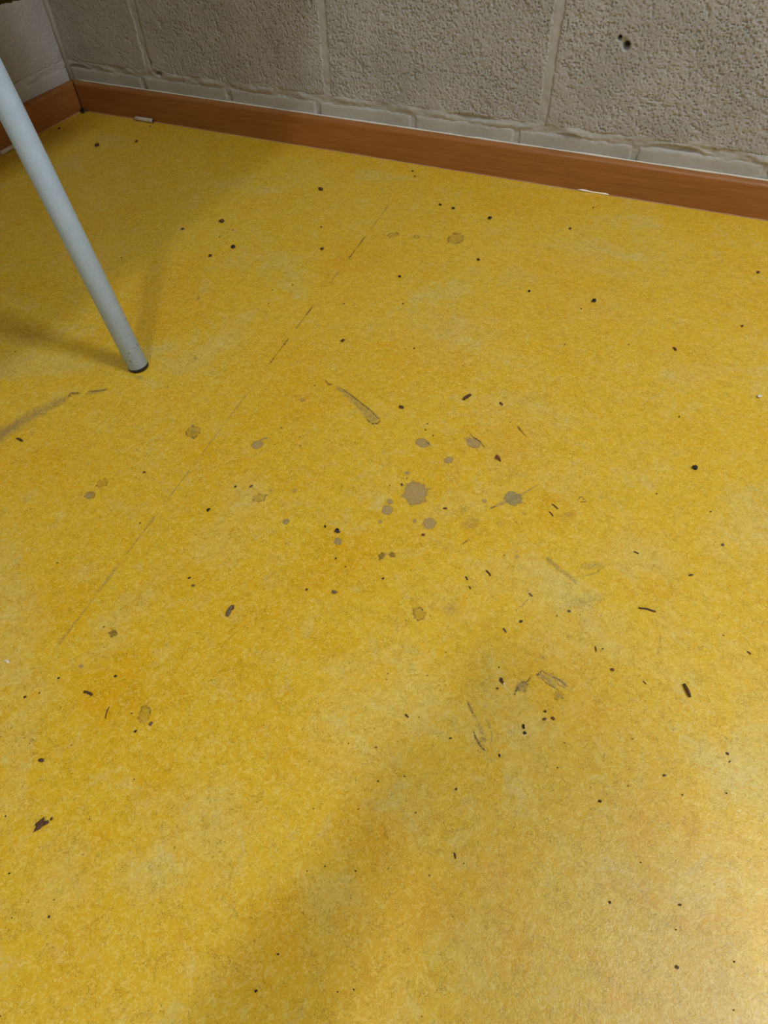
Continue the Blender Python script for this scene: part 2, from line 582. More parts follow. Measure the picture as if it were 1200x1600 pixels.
# outlined scuffs in the foreground
streak([(728, 1088, 3), (735, 1104, 4), (748, 1130, 5), (756, 1155, 6), (758, 1172, 3)], 'haze', 'scuff_mark')
streak([(729, 1094, 2.5), (735, 1108, 2.5), (741, 1118, 1.5)], 'scratch', 'scratch')
streak([(738, 1138, 2), (744, 1154, 3), (752, 1168, 3.5), (763, 1176, 2.5)], 'scratch', 'scratch', 'dark curved scrape in the foreground scuff')
streak([(757, 1120, 3), (765, 1132, 2.5), (769, 1150, 2), (766, 1168, 1.5)], 'smear', 'scratch')
spot(755, 1155, 12, 17, 20, 'haze', .2, 'scuff_mark')
spot(816, 1073, 9, 8.5, 20, 'ring', .3, 'dried_ring')
streak([(812, 1064, 1), (822, 1066, 1.4), (828, 1060, 1.4), (833, 1055, 1)], 'scratch', 'scratch')
spot(815, 1073, 14, 13, 20, 'smear', .3, name='scuff_mark', label='blue-grey scrape near the paired crumbs')
streak([(803, 1088, 4), (806, 1080, 3), (812, 1072, 3)], 'scratch', 'scratch')
streak([(822, 1068, 1.5), (830, 1060, 2)], 'scratch', 'scratch')
streak([(836, 1054, 6), (850, 1058, 8), (862, 1068, 8), (872, 1076, 3)], 'smear', 'scuff_mark')
streak([(842, 1058, 1.2), (856, 1069, 1.5), (871, 1077, 1.2), (873, 1081, .8)], 'scratch', 'scratch')
streak([(845, 1048, 3), (862, 1057, 5), (876, 1065, 6), (890, 1077, 5)], 'smear', 'scuff_mark')
streak([(858, 1056, 1.2), (874, 1062, 1.5), (890, 1076, 1.3)], 'scratch', 'scratch')
streak([(862, 1058, .9), (874, 1071, 1.2), (888, 1078, .9)], 'scratch', 'scratch')
streak([(836, 1053, 3), (840, 1055, 3), (847, 1048, 1.5), (858, 1056, 1.2)], 'scratch', 'scratch')
spot(873, 1087, 8, 7.5, 0, 'ring', .3, 'dried_ring')
spot(873, 1087, 7, 6, 0, 'smear', .3, 'scuff_mark')
spot(847, 1027, 7, 5, 30, 'haze', .3, 'scuff_mark')
streak([(846, 1024, 3), (852, 1030, 2)], 'smear', 'scuff_mark')
streak([(748, 1072, 2), (762, 1062, 3), (776, 1052, 1)], 'haze', 'scuff_mark')
streak([(682, 1072, 1.5), (690, 1070, 1.5)], 'scratch', 'scratch')
streak([(684, 1076, 1.5), (692, 1081, 2)], 'scratch', 'scratch')
streak([(846, 866, 3), (868, 884, 6), (888, 900, 6), (908, 918, 2)], 'smear', 'scuff_mark')
spot(925, 884, 36, 10, -10, 'haze', .25, 'scuff_mark')
streak([(900, 903, 2), (930, 896, 3), (952, 880, 2)], 'haze', 'scuff_mark')
streak([(806, 955, 2), (820, 942, 2.5), (828, 934, 1)], 'smear', 'scuff_mark')
streak([(804, 950, 1.5), (809, 957, 1.5)], 'scratch', 'scratch')
spot(910, 940, 46, 16, -14, 'haze', .3, 'scuff_mark')
spot(705, 950, 24, 18, -30, 'haze', .3, 'scuff_mark')
spot(808, 870, 5, 5, 0, 'smear', .3, 'scuff_mark')
streak([(800, 866, 1.5), (812, 858, 2.5)], 'smear', 'scuff_mark')
streak([(1034, 985, 3), (1030, 1010, 4), (1026, 1030, 4)], 'haze', 'scuff_mark')
spot(890, 805, 22, 9, -5, 'haze', .3, 'scuff_mark')
spot(226, 1117, 9, 15, 14, 'ring', .15, 'dried_ring')
streak([(902, 784, 1.4), (907, 776, 1.4), (917, 784, 1.4), (902, 785, 1.2)], 'scratch', 'scratch', 'small triangular scratch')
streak([(798, 808, 1), (815, 824, 1.5)], 'scratch', 'scratch')
streak([(815, 824, 1.3), (816, 813, 1)], 'scratch', 'scratch')
streak([(808, 664, 1), (812, 671, 3), (818, 678, 1.4), (826, 685, .8)], 'scratch', 'scratch')
streak([(721, 852, 1.2), (728, 846, 2), (736, 843, 1)], 'scratch', 'scratch')
spot(160, 755, 9, 6, -20, 'ring', .4, 'dried_ring')
spot(460, 767, 8, 4, 0, 'smear', .4, 'scuff_mark')
spot(424, 767, 10, 4, 0, 'haze', .4, 'scuff_mark')
spot(473, 625, 8, 5, 10, 'smear', .4, 'scuff_mark')
spot(310, 466, 4, 4, 0, 'smear', .4, 'scuff_mark')
spot(306, 560, 5, 5, 0, 'smear', .4, 'scuff_mark')
spot(219, 590, 10, 4, 0, 'smear', .3, 'scuff_mark', 'dusty patch at the table leg foot')
# the long grey scuff running under the table
streak([(-30, 712, 20), (5, 678, 17), (45, 652, 15), (85, 632, 11), (112, 618, 8)], 'smear', 'scuff_mark', 'long grey scuff running from the table leg')
streak([(-10, 690, 9), (14, 671, 7), (34, 657, 5)], 'smear', 'scuff_mark')
streak([(104, 623, 3), (112, 615, 4), (130, 614, 3)], 'scratch', 'scratch')
streak([(130, 616, 5), (150, 612, 4.5), (173, 607, 4)], 'smear', 'scuff_mark')
streak([(132, 612, 1), (158, 611, 1.4), (171, 607, 1.4)], 'scratch', 'scratch')
# dirt caught along the seam
for a, b, w, k in ((.22, .34, 2.0, 'smear'), (.36, .46, 2.6, 'scratch'), (.50, .55, 3, 'smear'), (.62, .70, 2.2, 'scratch'), (.72, .80, 2.4, 'scratch'), (.86, 1.02, 2.0, 'smear'),
                   (1.04, 1.10, 2.6, 'smear'), (1.12, 1.2, 5, 'haze'), (1.2, 1.34, 7, 'haze')):
    pts = []
    for i in range(5):
        y = -(a + (b - a) * i / 4)
        d = Vector((seam_x(y), y, 0)) - CAM
        zz = d.dot(FWD)
        pts.append((600 + FPX * d.dot(RIGHT) / zz, 800 - FPX * d.dot(UP) / zz, w * (.6 + .4 * math.sin(i * 2.1))))
    streak(pts, k, 'seam_dirt')

# ------------------------------------------------------------------ walls of painted block
Z_BED, BLK_H, BLK_L, JOINT = .1065, .255, .5, .014
X_FINE, Z_FINE = 2.05, .40
DEEP = [(1.387, .2735, .0029, .026), (1.4025, .2625, .0049, .034), (1.395, .2680, .006, .004), (.2765, .137, .0022, .02), (.2765, .131, .0025, .02),
        (.288, .1105, .0030, .02), (.296, .1095, .0032, .02), (.283, .1105, .003, .016), (1.388, .257, .009, .0012)]
SCOOP = [(1.118, .1105, .040, .0075), (1.545, .1005, .042, .0075), (.035, .100, .028, .006), (1.33, .0995, .02, .004)]


def rough_height(x, z, seed):
    """Relief of an open-textured concrete block, metres proud of its mean face."""
    calm = .35 + .65 * vnoise(x * 7, z * 7, seed + 50)
    calm *= sstep(.05, .75, x) * .75 + .25
    h = (vnoise(x * 60, z * 60, seed) - .5) * .0010 + (vnoise(x * 260, z * 260, seed + 1) - .5) * .0012 * calm
    h += (vnoise(x * 470, z * 470, seed + 2) - .5) * .0018 * calm
    pit = vnoise(x * 380 + 2 * vnoise(x * 120, z * 120, seed + 8), z * 380, seed + 3)
    h -= sstep(.74, .90, pit) * .0048 * calm
    pit2 = vnoise(x * 150, z * 150, seed + 4)
    h -= sstep(.84, .93, pit2) * .0034 * calm
    return h


def grid_faces(nx, nz):
    i = np.arange(nx - 1)[None, :] + np.arange(nz - 1)[:, None] * nx
    return np.stack([i, i + 1, i + nx + 1, i + nx], -1).reshape(-1, 4)


def grid_mesh(P, nx, nz):
    """P: (nz*nx, 3) vertices of a regular grid."""
    f = grid_faces(nx, nz)
    me = bpy.data.meshes.new('relief')
    me.vertices.add(len(P)); me.vertices.foreach_set('co', P.astype(np.float32).ravel())
    me.loops.add(f.size); me.loops.foreach_set('vertex_index', f.astype(np.int32).ravel())
    me.polygons.add(len(f)); me.polygons.foreach_set('loop_start', np.arange(0, f.size, 4, dtype=np.int32))
    me.update(calc_edges=True); me.validate()
    me.shade_smooth()
    return me


def block_relief(u0, u1, z0, z1, step, seed, smooth=False, deep=(), ring=.022, local=False):
    """Front of one block as a relief grid whose outer ring of vertices returns into the wall; front at depth 0, wall side is +d."""
    nx, nz = max(4, int((u1 - u0) / step)) + 2, max(3, int((z1 - z0) / step)) + 2
    us = np.concatenate([[u0], np.linspace(u0, u1, nx - 2), [u1]])
    zs = np.concatenate([[z0], np.linspace(z0, z1, nz - 2), [z1]])
    U, Z = np.meshgrid(us, zs)
    h = rough_height(U, Z, seed) * (.22 if smooth else 1)
    wob = (vnoise(U * 60, Z * 60, seed + 20) - .5) * .006 + (vnoise(U * 190, Z * 190, seed + 21) - .5) * .004
    e = np.minimum(np.minimum(U - u0, u1 - U), np.minimum(Z - z0, z1 - Z)) + wob * .5
    h -= (1 - sstep(-.001, .005, e)) * .0034
    for (dx, dz, r, d) in deep:
        h -= np.exp(-(((U - dx) / r) ** 2 + ((Z - dz) / (r * 1.15)) ** 2) ** 1.5) * d
    D = -h
    D[0, :] = D[-1, :] = ring
    D[:, 0] = D[:, -1] = ring
    return U, Z, D, nx, nz


def block_mesh(side, *a, **k):
    U, Z, D, nx, nz = block_relief(*a, **k)
    if side == 'back':
        P = np.stack([U, D, Z], -1).reshape(-1, 3)
    else:
        P = np.stack([-D, -U, Z], -1).reshape(-1, 3)[:, :]
        P = P.reshape(nz, nx, 3)[:, ::-1].reshape(-1, 3)
    return grid_mesh(P, nx, nz)


def mortar_mesh(side, length, height):
    us = np.concatenate([np.arange(0, X_FINE, .003), np.arange(X_FINE, length, .12), [length]])
    zs = np.concatenate([np.arange(0, .14, .0018), np.arange(.14, Z_FINE, .006), np.arange(Z_FINE, height, .12), [height]])
    U, Z = np.meshgrid(us, zs)
    h = (vnoise(U * 45, Z * 120, 91) - .5) * .0022 + (vnoise(U * 160, Z * 230, 92) - .5) * .0014 - .0022
    bed = np.exp(-((Z - Z_BED - (vnoise(U * 14, Z * 0, 93) - .5) * .006) / .009) ** 2)
    h += bed * (.0016 + (vnoise(U * 30, Z * 40, 94) - .45) * .0060)
    if side == 'back':
        for (dx, dz, r, d) in SCOOP:
            q = ((U - dx) / r) ** 2 + ((Z - dz) / (r * .17)) ** 2
            h -= np.exp(-q ** 2) * d * .6
            h += np.exp(-((np.sqrt(q) - 1.25) / .25) ** 2) * .0016 * (Z > dz)
        for (dx, dz, r, d) in DEEP[3:8]:
            h -= np.exp(-((U - dx) / r) ** 2 - ((Z - dz) / r) ** 2) * d
    if side == 'back':
        for (dx, dz, r, d) in DEEP[:2]:      # the holes run right through the block face
            h -= np.exp(-(((U - dx) ** 2 + (Z - dz) ** 2) / .014 ** 2) ** 2) * .030
        P = np.stack([U, -h, Z], -1)
    else:
        P = np.stack([h, -U, Z], -1)[:, ::-1]
    return grid_mesh(P.reshape(-1, 3), len(us), len(zs))


def block_wall(side, length, offs, brick_offs):
    name = 'wall_back' if side == 'back' else 'wall_left'
    if side == 'back':
        w = link(name, box_mesh(-.2, .03, -.12, length + .2, .2, ROOM_Z + .1), M_PLAIN)
    else:
        w = link(name, box_mesh(-.2, -length - .2, -.12, -.03, .03, ROOM_Z + .1), M_PLAIN)
    tag(w, 'taupe painted block wall ' + ('with open-pored blocks above the long baseboard' if side == 'back' else 'behind the grey table leg'), 'wall', kind='structure')
    link('mortar', mortar_mesh(side, length, ROOM_Z), M_MORTAR, w)
    j = JOINT / 2
    # low course of half-height bricks above the floor
    xs = [0.0] + brick_offs
    while xs[-1] < length: xs.append(xs[-1] + .25)
    for i in range(len(xs) - 1):
        a, b = xs[i], min(xs[i + 1], length)
        fine = a < X_FINE
        if b - a < .04: continue
        link('brick', block_mesh(side, a + j * .6, b - j * .6, .035, Z_BED - .008, .003 if fine else .02, 300 + i, smooth=True), M_MORTAR, w)
    spare = {}
    rows = int(math.ceil((ROOM_Z - Z_BED) / (BLK_H + 0)))
    for r in range(rows):
        z0, z1 = Z_BED + r * BLK_H + j * .5, min(Z_BED + (r + 1) * BLK_H - j * .5, ROOM_Z - .002)
        if z1 - z0 < .05: continue
        start = offs[r % 2]
        xs = [0.0, start]
        while xs[-1] < length: xs.append(xs[-1] + BLK_L)
        for i in range(len(xs) - 1):
            a, b = xs[i] + (j if i else .004), min(xs[i + 1], length) - j
            if b - a < .05: continue
            if r == 0 and a < X_FINE:
                me = block_mesh(side, a, b, z0, z1, .0013, 11 + i * 13, deep=DEEP if side == 'back' else ())
                link('block', me, M_BLOCK, w)
            else:
                key = (round(b - a, 3), round(z1 - z0, 3))
                if key not in spare:
                    spare[key] = block_mesh(side, 0, b - a, 0, z1 - z0, .012, 77)
                o = link('block', spare[key], M_BLOCK, w)
                o.location = (a, 0, z0) if side == 'back' else (0, -a, z0)
    return w


wall_back = block_wall('back', ROOM_X, (.267, .017), [.236, .4912, .7375, .9774, 1.2177, 1.4672, 1.7172])
wall_left = block_wall('left', -ROOM_Y, (.44, .19), [.235, .485, .735])
# painted mortar fillet in the corner
me = tube_mesh([(.001, -.001, Z_BED - .05), (.0015, -.0015, .3), (.001, -.001, .9), (.001, -.001, ROOM_Z)], [.0075, .008, .007, .007], 12)
link('corner_fillet', me, M_MORTAR, wall_back)
for nm, b, lab in (('wall_right', (ROOM_X, ROOM_Y - .2, -.12, ROOM_X + .2, .2, ROOM_Z + .1), 'plain painted wall on the far side of the room'),
                   ('wall_front', (-.2, ROOM_Y - .2, -.12, ROOM_X, ROOM_Y, ROOM_Z + .1), 'plain painted wall behind the camera')):
    tag(link(nm, box_mesh(*b), M_PLAIN), lab, 'wall', kind='structure')
tag(link('ceiling', box_mesh(-.2, ROOM_Y - .2, ROOM_Z, ROOM_X + .2, .2, ROOM_Z + .12), M_CEIL), 'white painted ceiling above the yellow floor', 'ceiling', kind='structure')

# ------------------------------------------------------------------ baseboards
H_B, T_B = .0690, .0150


def base_profile():
    r = .0085
    pts = [(0, .0006), (T_B - .001, .0006), (T_B, .0016)]
    for k in range(0, 7):
        a = math.pi / 2 * k / 6
        pts.append((T_B - r + r * math.cos(a), H_B - .0006 - r + r * math.sin(a)))
    pts.append((0, H_B))
    return pts


def extrude_profile(prof, fn, stations):
    bm = bmesh.new()
    rows = [[bm.verts.new(fn(s, d, z)) for d, z in prof] for s in stations]
    n = len(prof)
    for a, b in zip(rows, rows[1:]):
        for k in range(n):
            bm.faces.new((a[k], a[(k + 1) % n], b[(k + 1) % n], b[k]))
    bm.faces.new(rows[0]); bm.faces.new(rows[-1])
    me = bm_mesh(bm, True)
    me.set_sharp_from_angle(angle=math.radians(40))
    return me


st = [0, .3, .9, 1.6, 2.4, ROOM_X]
bb = link('baseboard_back', extrude_profile(base_profile(), lambda s, d, z: (max(s, d + .0016), -d, z), st), M_WOOD)
tag(bb, 'brown wood-grain baseboard along the pitted back wall', 'baseboard', kind='structure')
bl = link('baseboard_left', extrude_profile(base_profile(), lambda s, d, z: (d, -max(s, d + .0016), z), [0, .3, .9, 2, -ROOM_Y]), M_WOOD)
tag(bl, 'brown wood-grain baseboard on the short left wall', 'baseboard', kind='structure')


def bead(parent, name, fn, n, r, mat, L, seed):
    rnd = random.Random(seed)
    pts, rr = [], []
    for i in range(n + 1):
        s = L[0] + (L[1] - L[0]) * i / n
        pts.append(fn(s, rnd.uniform(-.0003, .0003))); rr.append(r * rnd.uniform(.75, 1.25))
    return link(name, tube_mesh(pts, rr, 8), mat, parent)


bead(bb, 'sealant_line', lambda s, q: (s, -.0022, H_B + .0008 + q), 70, .0019, M_CAULK, (.012, 2.4), 3)
bead(bb, 'floor_sealant', lambda s, q: (s, -T_B - .0002, .0004 + q * .5), 120, .0012, M_CAULK2, (.02, 2.4), 4)
bead(bl, 'floor_sealant', lambda s, q: (T_B + .0002, -s, .0004 + q * .5), 40, .0012, M_CAULK2, (.02, 1.2), 5)
# white flake of filler showing under the baseboard
a, b = at(900, 300.5), at(950, 307.5)
fl = link('filler_flake', tube_mesh([(a.x, -T_B - .0008, .0022), (a.x + .012, -T_B - .0012, .0026), ((a.x + b.x) / 2, -T_B - .0006, .0016), (b.x - .008, -T_B - .001, .0022), (b.x, -T_B - .0006, .0018)],
                               [.0006, .0022, .0013, .0018, .0009], 8), M_CHIP, bb)
fl['label'] = 'white sliver of filler at the foot of the baseboard'

# ------------------------------------------------------------------ table with tubular legs
TOP_Z = .74
FOOT = at(217.5, 574.5)
table = empty('school_table', (.59, -1.40, 0))
tag(table, 'table with scuffed pale grey tubular leg and black rubber foot', 'table')
T0 = Vector(table.location)
XE, YE, XW, YS = .895, -.31, .29, -2.0


def tpart(name, me, mat, parent=None):
    me.transform(Matrix.Translation(-T0))
    return link(name, me, mat, parent or table)


tpart('tabletop', box_mesh(XW, YS, TOP_Z - .022, XE, YE, TOP_Z, .003), M_TOP)
LEAN = Vector((-.1263, -.0005))          # sideways per metre of height, read off the photograph
LR = .0160
sx = -1
for (fx, fy, mx) in ((FOOT.x, FOOT.y, 1), (FOOT.x, YS + .09, 1), (XW + .05, FOOT.y, -1), (XW + .05, YS + .09, -1)):
    lean = Vector((LEAN.x * mx * (1 if mx == 1 else .4), LEAN.y))
    P = lambda z: (fx + lean.x * z, fy + lean.y * z, z)
    zt = TOP_Z - .0225
    leg = tpart('leg', tube_mesh([P(.0055), P(.0062), P(.3), P(.5), P(zt)], [LR - .0008, LR, LR, LR, LR], 48), M_LEG)
    foot = tpart('rubber_foot', tube_mesh([P(.0004), P(.0012), P(.0050), P(.0066)], [LR - .0012, LR - .0001, LR + .0004, LR - .0002], 48), M_RUBBER, leg)
zr = TOP_Z - .045
xl, xr = XW + .05 + .03, FOOT.x + LEAN.x * zr
for nm, a, b in (('rail', (xr, FOOT.y, zr), (xr, YS + .09, zr)), ('rail', (xl, FOOT.y, zr), (xl, YS + .09, zr)),
                 ('rail', (xl, FOOT.y, zr), (xr, FOOT.y, zr)), ('rail', (xl, YS + .09, zr), (xr, YS + .09, zr))):
    tpart(nm, tube_mesh([a, b], [.012, .012], 16), M_LEG)

# dark bag hanging from the back edge of the table
bag = empty('shoulder_bag', (.645, -.740, .425))
tag(bag, 'dark brown lumpy bag hanging in the top corner above the table leg', 'bag')
bm = bmesh.new()
bmesh.ops.create_icosphere(bm, subdivisions=5, radius=1)
for v in bm.verts:
    p = v.co.copy()
    sq = Vector((math.copysign(abs(p.x) ** .7, p.x), math.copysign(abs(p.y) ** .8, p.y), math.copysign(abs(p.z) ** .75, p.z)))
    nn = mnoise.noise(p * 2.2) * .16 + mnoise.noise(p * 5) * .05
    sag = 1 + .18 * max(0, -p.z)
    v.co = Vector((sq.x * .105 * sag * (1 + nn), sq.y * .028 * (1 + nn) * sag, .095 + sq.z * .088 * (1 + nn * .8)))
zmin = min(v.co.z for v in bm.verts)
for v in bm.verts: v.co.z -= zmin
link('bag_body', bm_mesh(bm, True), M_BAG, bag)
link('strap', tube_mesh([(-.07, 0, .16), (-.055, 0, .22), (-.03, 0, .282), (0, 0, .286), (.03, 0, .282), (.055, 0, .22), (.07, 0, .16)],
                       [.006, .006, .005, .0045, .005, .006, .006], 10), M_BAG, bag)
hook = link('hook', tube_mesh([(0, .010, .2915), (0, .009, .283), (0, 0, .2785), (0, -.010, .283), (0, -.0105, .2900), (0, -.0105, .2926)], [.0022, .0022, .0022, .0022, .0022, .006], 8), M_LEG, bag)

# ------------------------------------------------------------------ chalk
def chalk(name, pa, pb, r, label, end_dark):
    a, b = Vector(pa), Vector(pb)
    d = (b - a).normalized()
    t = empty(name, tuple((a + b) / 2 * 1.0))
    t.location.z = 0
    tag(t, label, 'chalk', 'chalk ends along the baseboards')
    off = Vector(t.location)
    A, B = a - off, b - off
    link('stick', tube_mesh([A, A + d * .0006, A + d * .014, B - d * .006, B - d * .0012], [r * .82, r * .97, r, r * 1.01, r], 20), M_CHALK, t)
    link('worn_end', tube_mesh([B - d * .0012, B - d * .0004, B], [r * .99, r * .93, r * .72], 20), M_CHALKDARK if end_dark else M_CHALK, t)
    return t


R1 = .0050
a, b = at(212.5, 184.5, R1), at(238.5, 190, R1)
chalk('chalk_stick', (a.x, -T_B - R1 - .0016, R1), (b.x, -T_B - R1 - .0016, R1), R1, 'short white chalk stick with dark worn end against the back baseboard', True)
b, a = at(0.5, 239.5, R1), at(24, 229, R1)
chalk('chalk_stick', (T_B + R1 + .0016, a.y, R1), (T_B + R1 + .0016, b.y, R1), R1, 'white chalk stick half hidden behind the grey table leg', False)

# ------------------------------------------------------------------ crumbs, splinters and seeds on the floor
MATS = {'black': M_BLACK, 'brown': M_BROWN, 'rust': M_RUST, 'grey': M_GREYB, 'white': M_WHITE, 'twig': M_TWIG}


def crumb_mesh(L, W, H, seed, sub=2, pointy=0.0):
    rnd = random.Random(seed)
    o = Vector((rnd.uniform(0, 50), rnd.uniform(0, 50), rnd.uniform(0, 50)))
    bm = bmesh.new()
    bmesh.ops.create_icosphere(bm, subdivisions=sub, radius=1)
    for v in bm.verts:
        p = v.co.copy()
        k = 1 + mnoise.noise(p * 1.3 + o) * .75 + mnoise.noise(p * 3 + o) * .35
        tap = 1 - pointy * max(0, p.x)
        v.co = Vector((p.x * L / 2 * k, p.y * W / 2 * k * tap, p.z * H / 2 * (.6 + .4 * k)))
    zmin = min(v.co.z for v in bm.verts)
    for v in bm.verts: v.co.z -= zmin
    return bm_mesh(bm, False)


def stick_mesh(L, W, H, seed, bend=.06, tip=.35):
    rnd = random.Random(seed)
    pts, rad = [], []
    for i in range(7):
        t = i / 6
        pts.append(((t - .5) * L, bend * L * math.sin(t * 3.1) + rnd.uniform(-.1, .1) * W, H * .5))
        rad.append(W / 2 * (tip + (1 - tip) * math.sin(math.pi * (.12 + .76 * t)) ** .6) * rnd.uniform(.85, 1.1))
    me = tube_mesh(pts, rad, 8)
    zs = [v.co.z for v in me.vertices]
    lo = min(zs)
    for v in me.vertices: v.co.z = (v.co.z - lo) * min(1, H / max(W, 1e-6) * 1.0)
    return me


def drop(name, px, py, L, W, ang, mat, label, cat='crumb', shape='crumb', pointy=0.0, group='crumbs and grit on the floor', sub=2, hf=.5):
    """Debris lying on the floor: centre, length, width in photo pixels, angle clockwise from +x."""
    L, W = L * .9, W * .82
    c = at(px, py)
    ca, sa = math.cos(math.radians(ang)), math.sin(math.radians(ang))
    e0, e1 = at(px - ca * L / 2, py - sa * L / 2), at(px + ca * L / 2, py + sa * L / 2)
    w0, w1 = at(px + sa * W / 2, py - ca * W / 2), at(px - sa * W / 2, py + ca * W / 2)
    Lm, Wm = (e1 - e0).length, (w1 - w0).length
    H = min(Lm, Wm) * hf
    seed = int(px * 31 + py * 17)
    me = crumb_mesh(Lm, Wm, H, seed, sub, pointy) if shape == 'crumb' else stick_mesh(Lm, Wm, H, seed)
    o = link(name, me, MATS[mat])
    o.location = (c.x, c.y, 0.0004)
    o.rotation_euler.z = math.atan2(e1.y - e0.y, e1.x - e0.x)
    tag(o, label, cat, group)
    return o


# individual pieces that can be told apart
drop('bark_flake', 63, 1289, 22, 12, -50, 'brown', 'largest dark brown flake, lying alone near the left edge', pointy=.3, sub=3)
drop('bark_flake', 73, 1286, 10, 7, -40, 'brown', 'second lobe touching the largest dark brown flake', sub=2)
drop('floor_crumb', 81, 1280, 6, 4, -70, 'brown', 'tiny crumb at the upper tip of the largest brown flake')
drop('floor_crumb', 65, 1188, 9, 7, 15, 'brown', 'round dark brown crumb above the largest brown flake')
drop('floor_crumb', 527, 831, 9.5, 7, 5, 'black', 'jet black chip with pointed lower side, left of the big grey splat', pointy=.2, hf=.6)
drop('floor_crumb', 508, 823, 6, 3.5, 60, 'brown', 'small brown crumb just left of the jet black chip')
drop('floor_crumb', 1085, 732, 8, 7, 60, 'black', 'single black crumb with brown side, out alone on the right', hf=.7)
drop('twig', 1072, 1080, 25, 6, 65, 'twig', 'short brown twig lying slanted on the right side of the floor', 'twig', 'stick', hf=.9)
drop('wood_stick', 730, 622.5, 14, 5, -33, 'brown', 'short straight brown stick above the drips', 'stick', 'stick', hf=.9)
drop('wood_splinter', 1011, 953.5, 30, 3.6, 13, 'brown', 'long thin dark splinter right of the grey scuffs', 'splinter', 'stick')
drop('seed_husk', 360, 956, 20, 7, -62, 'grey', 'grey-brown oblong husk left of the middle', 'husk', 'stick', hf=.8)
drop('floor_crumb', 364, 950, 8, 5, -70, 'brown', 'dark fragment on the upper end of the grey-brown husk')
drop('seed', 326, 797, 8, 4.5, -55, 'black', 'small black oval seed beside the seam', 'seed')
drop('seed_husk', 138, 1084, 16, 6, 25, 'brown', 'dark streaked husk in the richer yellow patch', 'husk', 'stick')
drop('floor_crumb', 181, 1057, 5, 4, -40, 'black', 'small black crumb up and right of the streaked husk')
drop('floor_crumb', 39.5, 1089.5, 5.5, 4, 0, 'brown', 'brown crumb nearest the left end of the seam')
drop('floor_crumb', 92, 1060, 4.5, 3.5, 0, 'brown', 'small brown crumb beside the lower end of the seam')
drop('paper_scrap', 12, 1034, 9, 6, 20, 'white', 'white scrap at the left edge by the seam', 'scrap')
drop('floor_crumb', 212, 1143, 5, 4, -20, 'black', 'small black crumb below the faint oval ring')
drop('floor_crumb', 236, 1131.5, 6, 8, 0, 'grey', 'grey-brown flake beside the faint oval ring')
drop('fibre', 168, 1114, 22, 2, -72, 'brown', 'thin dark curved fibre below the streaked husk', 'fibre', 'stick')
drop('seed', 784, 1064, 11, 5.5, 62, 'brown', 'dark seed between the foreground scuffs', 'seed', hf=.7)
drop('paper_scrap', 787, 1068.5, 5, 3.5, 62, 'white', 'pale tip on the dark seed between the foreground scuffs', 'scrap')
drop('floor_crumb', 777, 1076, 4.5, 3, 0, 'brown', 'tiny crumb under the dark seed between the scuffs')
drop('seed', 818, 1136, 7.5, 4.5, 75, 'black', 'upper of two black seeds below the foreground scuff', 'seed', hf=.7)
drop('seed', 820, 1146, 6, 5, 30, 'black', 'lower of two black seeds below the foreground scuff', 'seed', hf=.7)
drop('floor_crumb', 852, 1112, 5, 5, 0, 'brown', 'top crumb of the triangle of three right of the black seeds')
drop('floor_crumb', 851, 1124, 7, 5, 0, 'rust', 'left crumb of the triangle of three right of the black seeds')
drop('floor_crumb', 864, 1123, 8, 5, 60, 'rust', 'right crumb of the triangle of three right of the black seeds')
drop('floor_crumb', 780.5, 1181, 6, 3.5, 80, 'black', 'small black grain under the long foreground scrape')
drop('floor_crumb', 704, 1154, 4, 3, 0, 'brown', 'small brown grain left of the long foreground scrape')
drop('floor_crumb', 713, 1233, 4.5, 4, 0, 'brown', 'dark grain beside a pale fleck in the lower middle')
drop('wood_splinter', 635.5, 1119, 8, 3.4, 45, 'brown', 'tiny brown splinter on the edge of the shadow', 'splinter', 'stick')
drop('floor_crumb', 937, 1252, 5.5, 5, 50, 'brown', 'brown grain with a short scratch, lower right of the seeds')
drop('floor_crumb', 956.5, 1047, 7, 5, 50, 'rust', 'reddish crumb on the pale yellow left of the twig')
drop('floor_crumb', 1038, 1212, 5, 4.5, 0, 'grey', 'grey grain below the twig')
drop('floor_crumb', 1136.5, 1178, 6, 4, 50, 'brown', 'brown grain near the right edge under the twig')
drop('floor_crumb', 1140, 1190, 4.5, 2.5, -40, 'brown', 'small slanting grain just under the brown grain at the right edge')
drop('floor_crumb', 1058, 1511.5, 7, 6, 30, 'grey', 'round grey grain in the lower right sheen')
drop('floor_crumb', 1062, 1414, 5, 4.5, 0, 'brown', 'dark grain in the lower right pale area')
drop('floor_crumb', 953, 1410, 3.5, 5, 0, 'brown', 'upright dark grain at the lower right of the shadow')
drop('floor_crumb', 400, 1548.5, 5, 5, 0, 'black', 'round black crumb lowest in the dark yellow patch')
drop('floor_crumb', 435, 1491, 4, 4, 0, 'brown', 'small brown crumb in the dark yellow patch')
drop('floor_crumb', 77, 1433, 5, 4, -50, 'brown', 'lone dark crumb in the lower left')
drop('floor_crumb', 523, 926, 10, 6.5, 10, 'grey', 'grey-brown angular chip below the jet black chip', pointy=.3)
drop('floor_crumb', 598.5, 904.5, 4.5, 3.5, 0, 'brown', 'dark grain under the pair of olive spots')
drop('floor_crumb', 479.5, 922, 4, 4, 0, 'brown', 'dark grain left of the grey-brown angular chip')
drop('floor_crumb', 661.5, 836.5, 6, 4, 10, 'rust', 'reddish grain under the round grey drip')
drop('floor_crumb', 695.5, 795, 7, 3, 10, 'rust', 'flat reddish sliver right of the big grey splat')
drop('floor_crumb', 628, 758, 4, 3, 40, 'brown', 'brown grain at the upper left of the big grey splat')
drop('bark_flake', 778, 717, 11, 7, 50, 'rust', 'triangular reddish flake right of the smeared drip', pointy=.7)
drop('floor_crumb', 627.5, 637, 8.5, 5, 30, 'brown', 'dark brown crumb above the small grey drip')
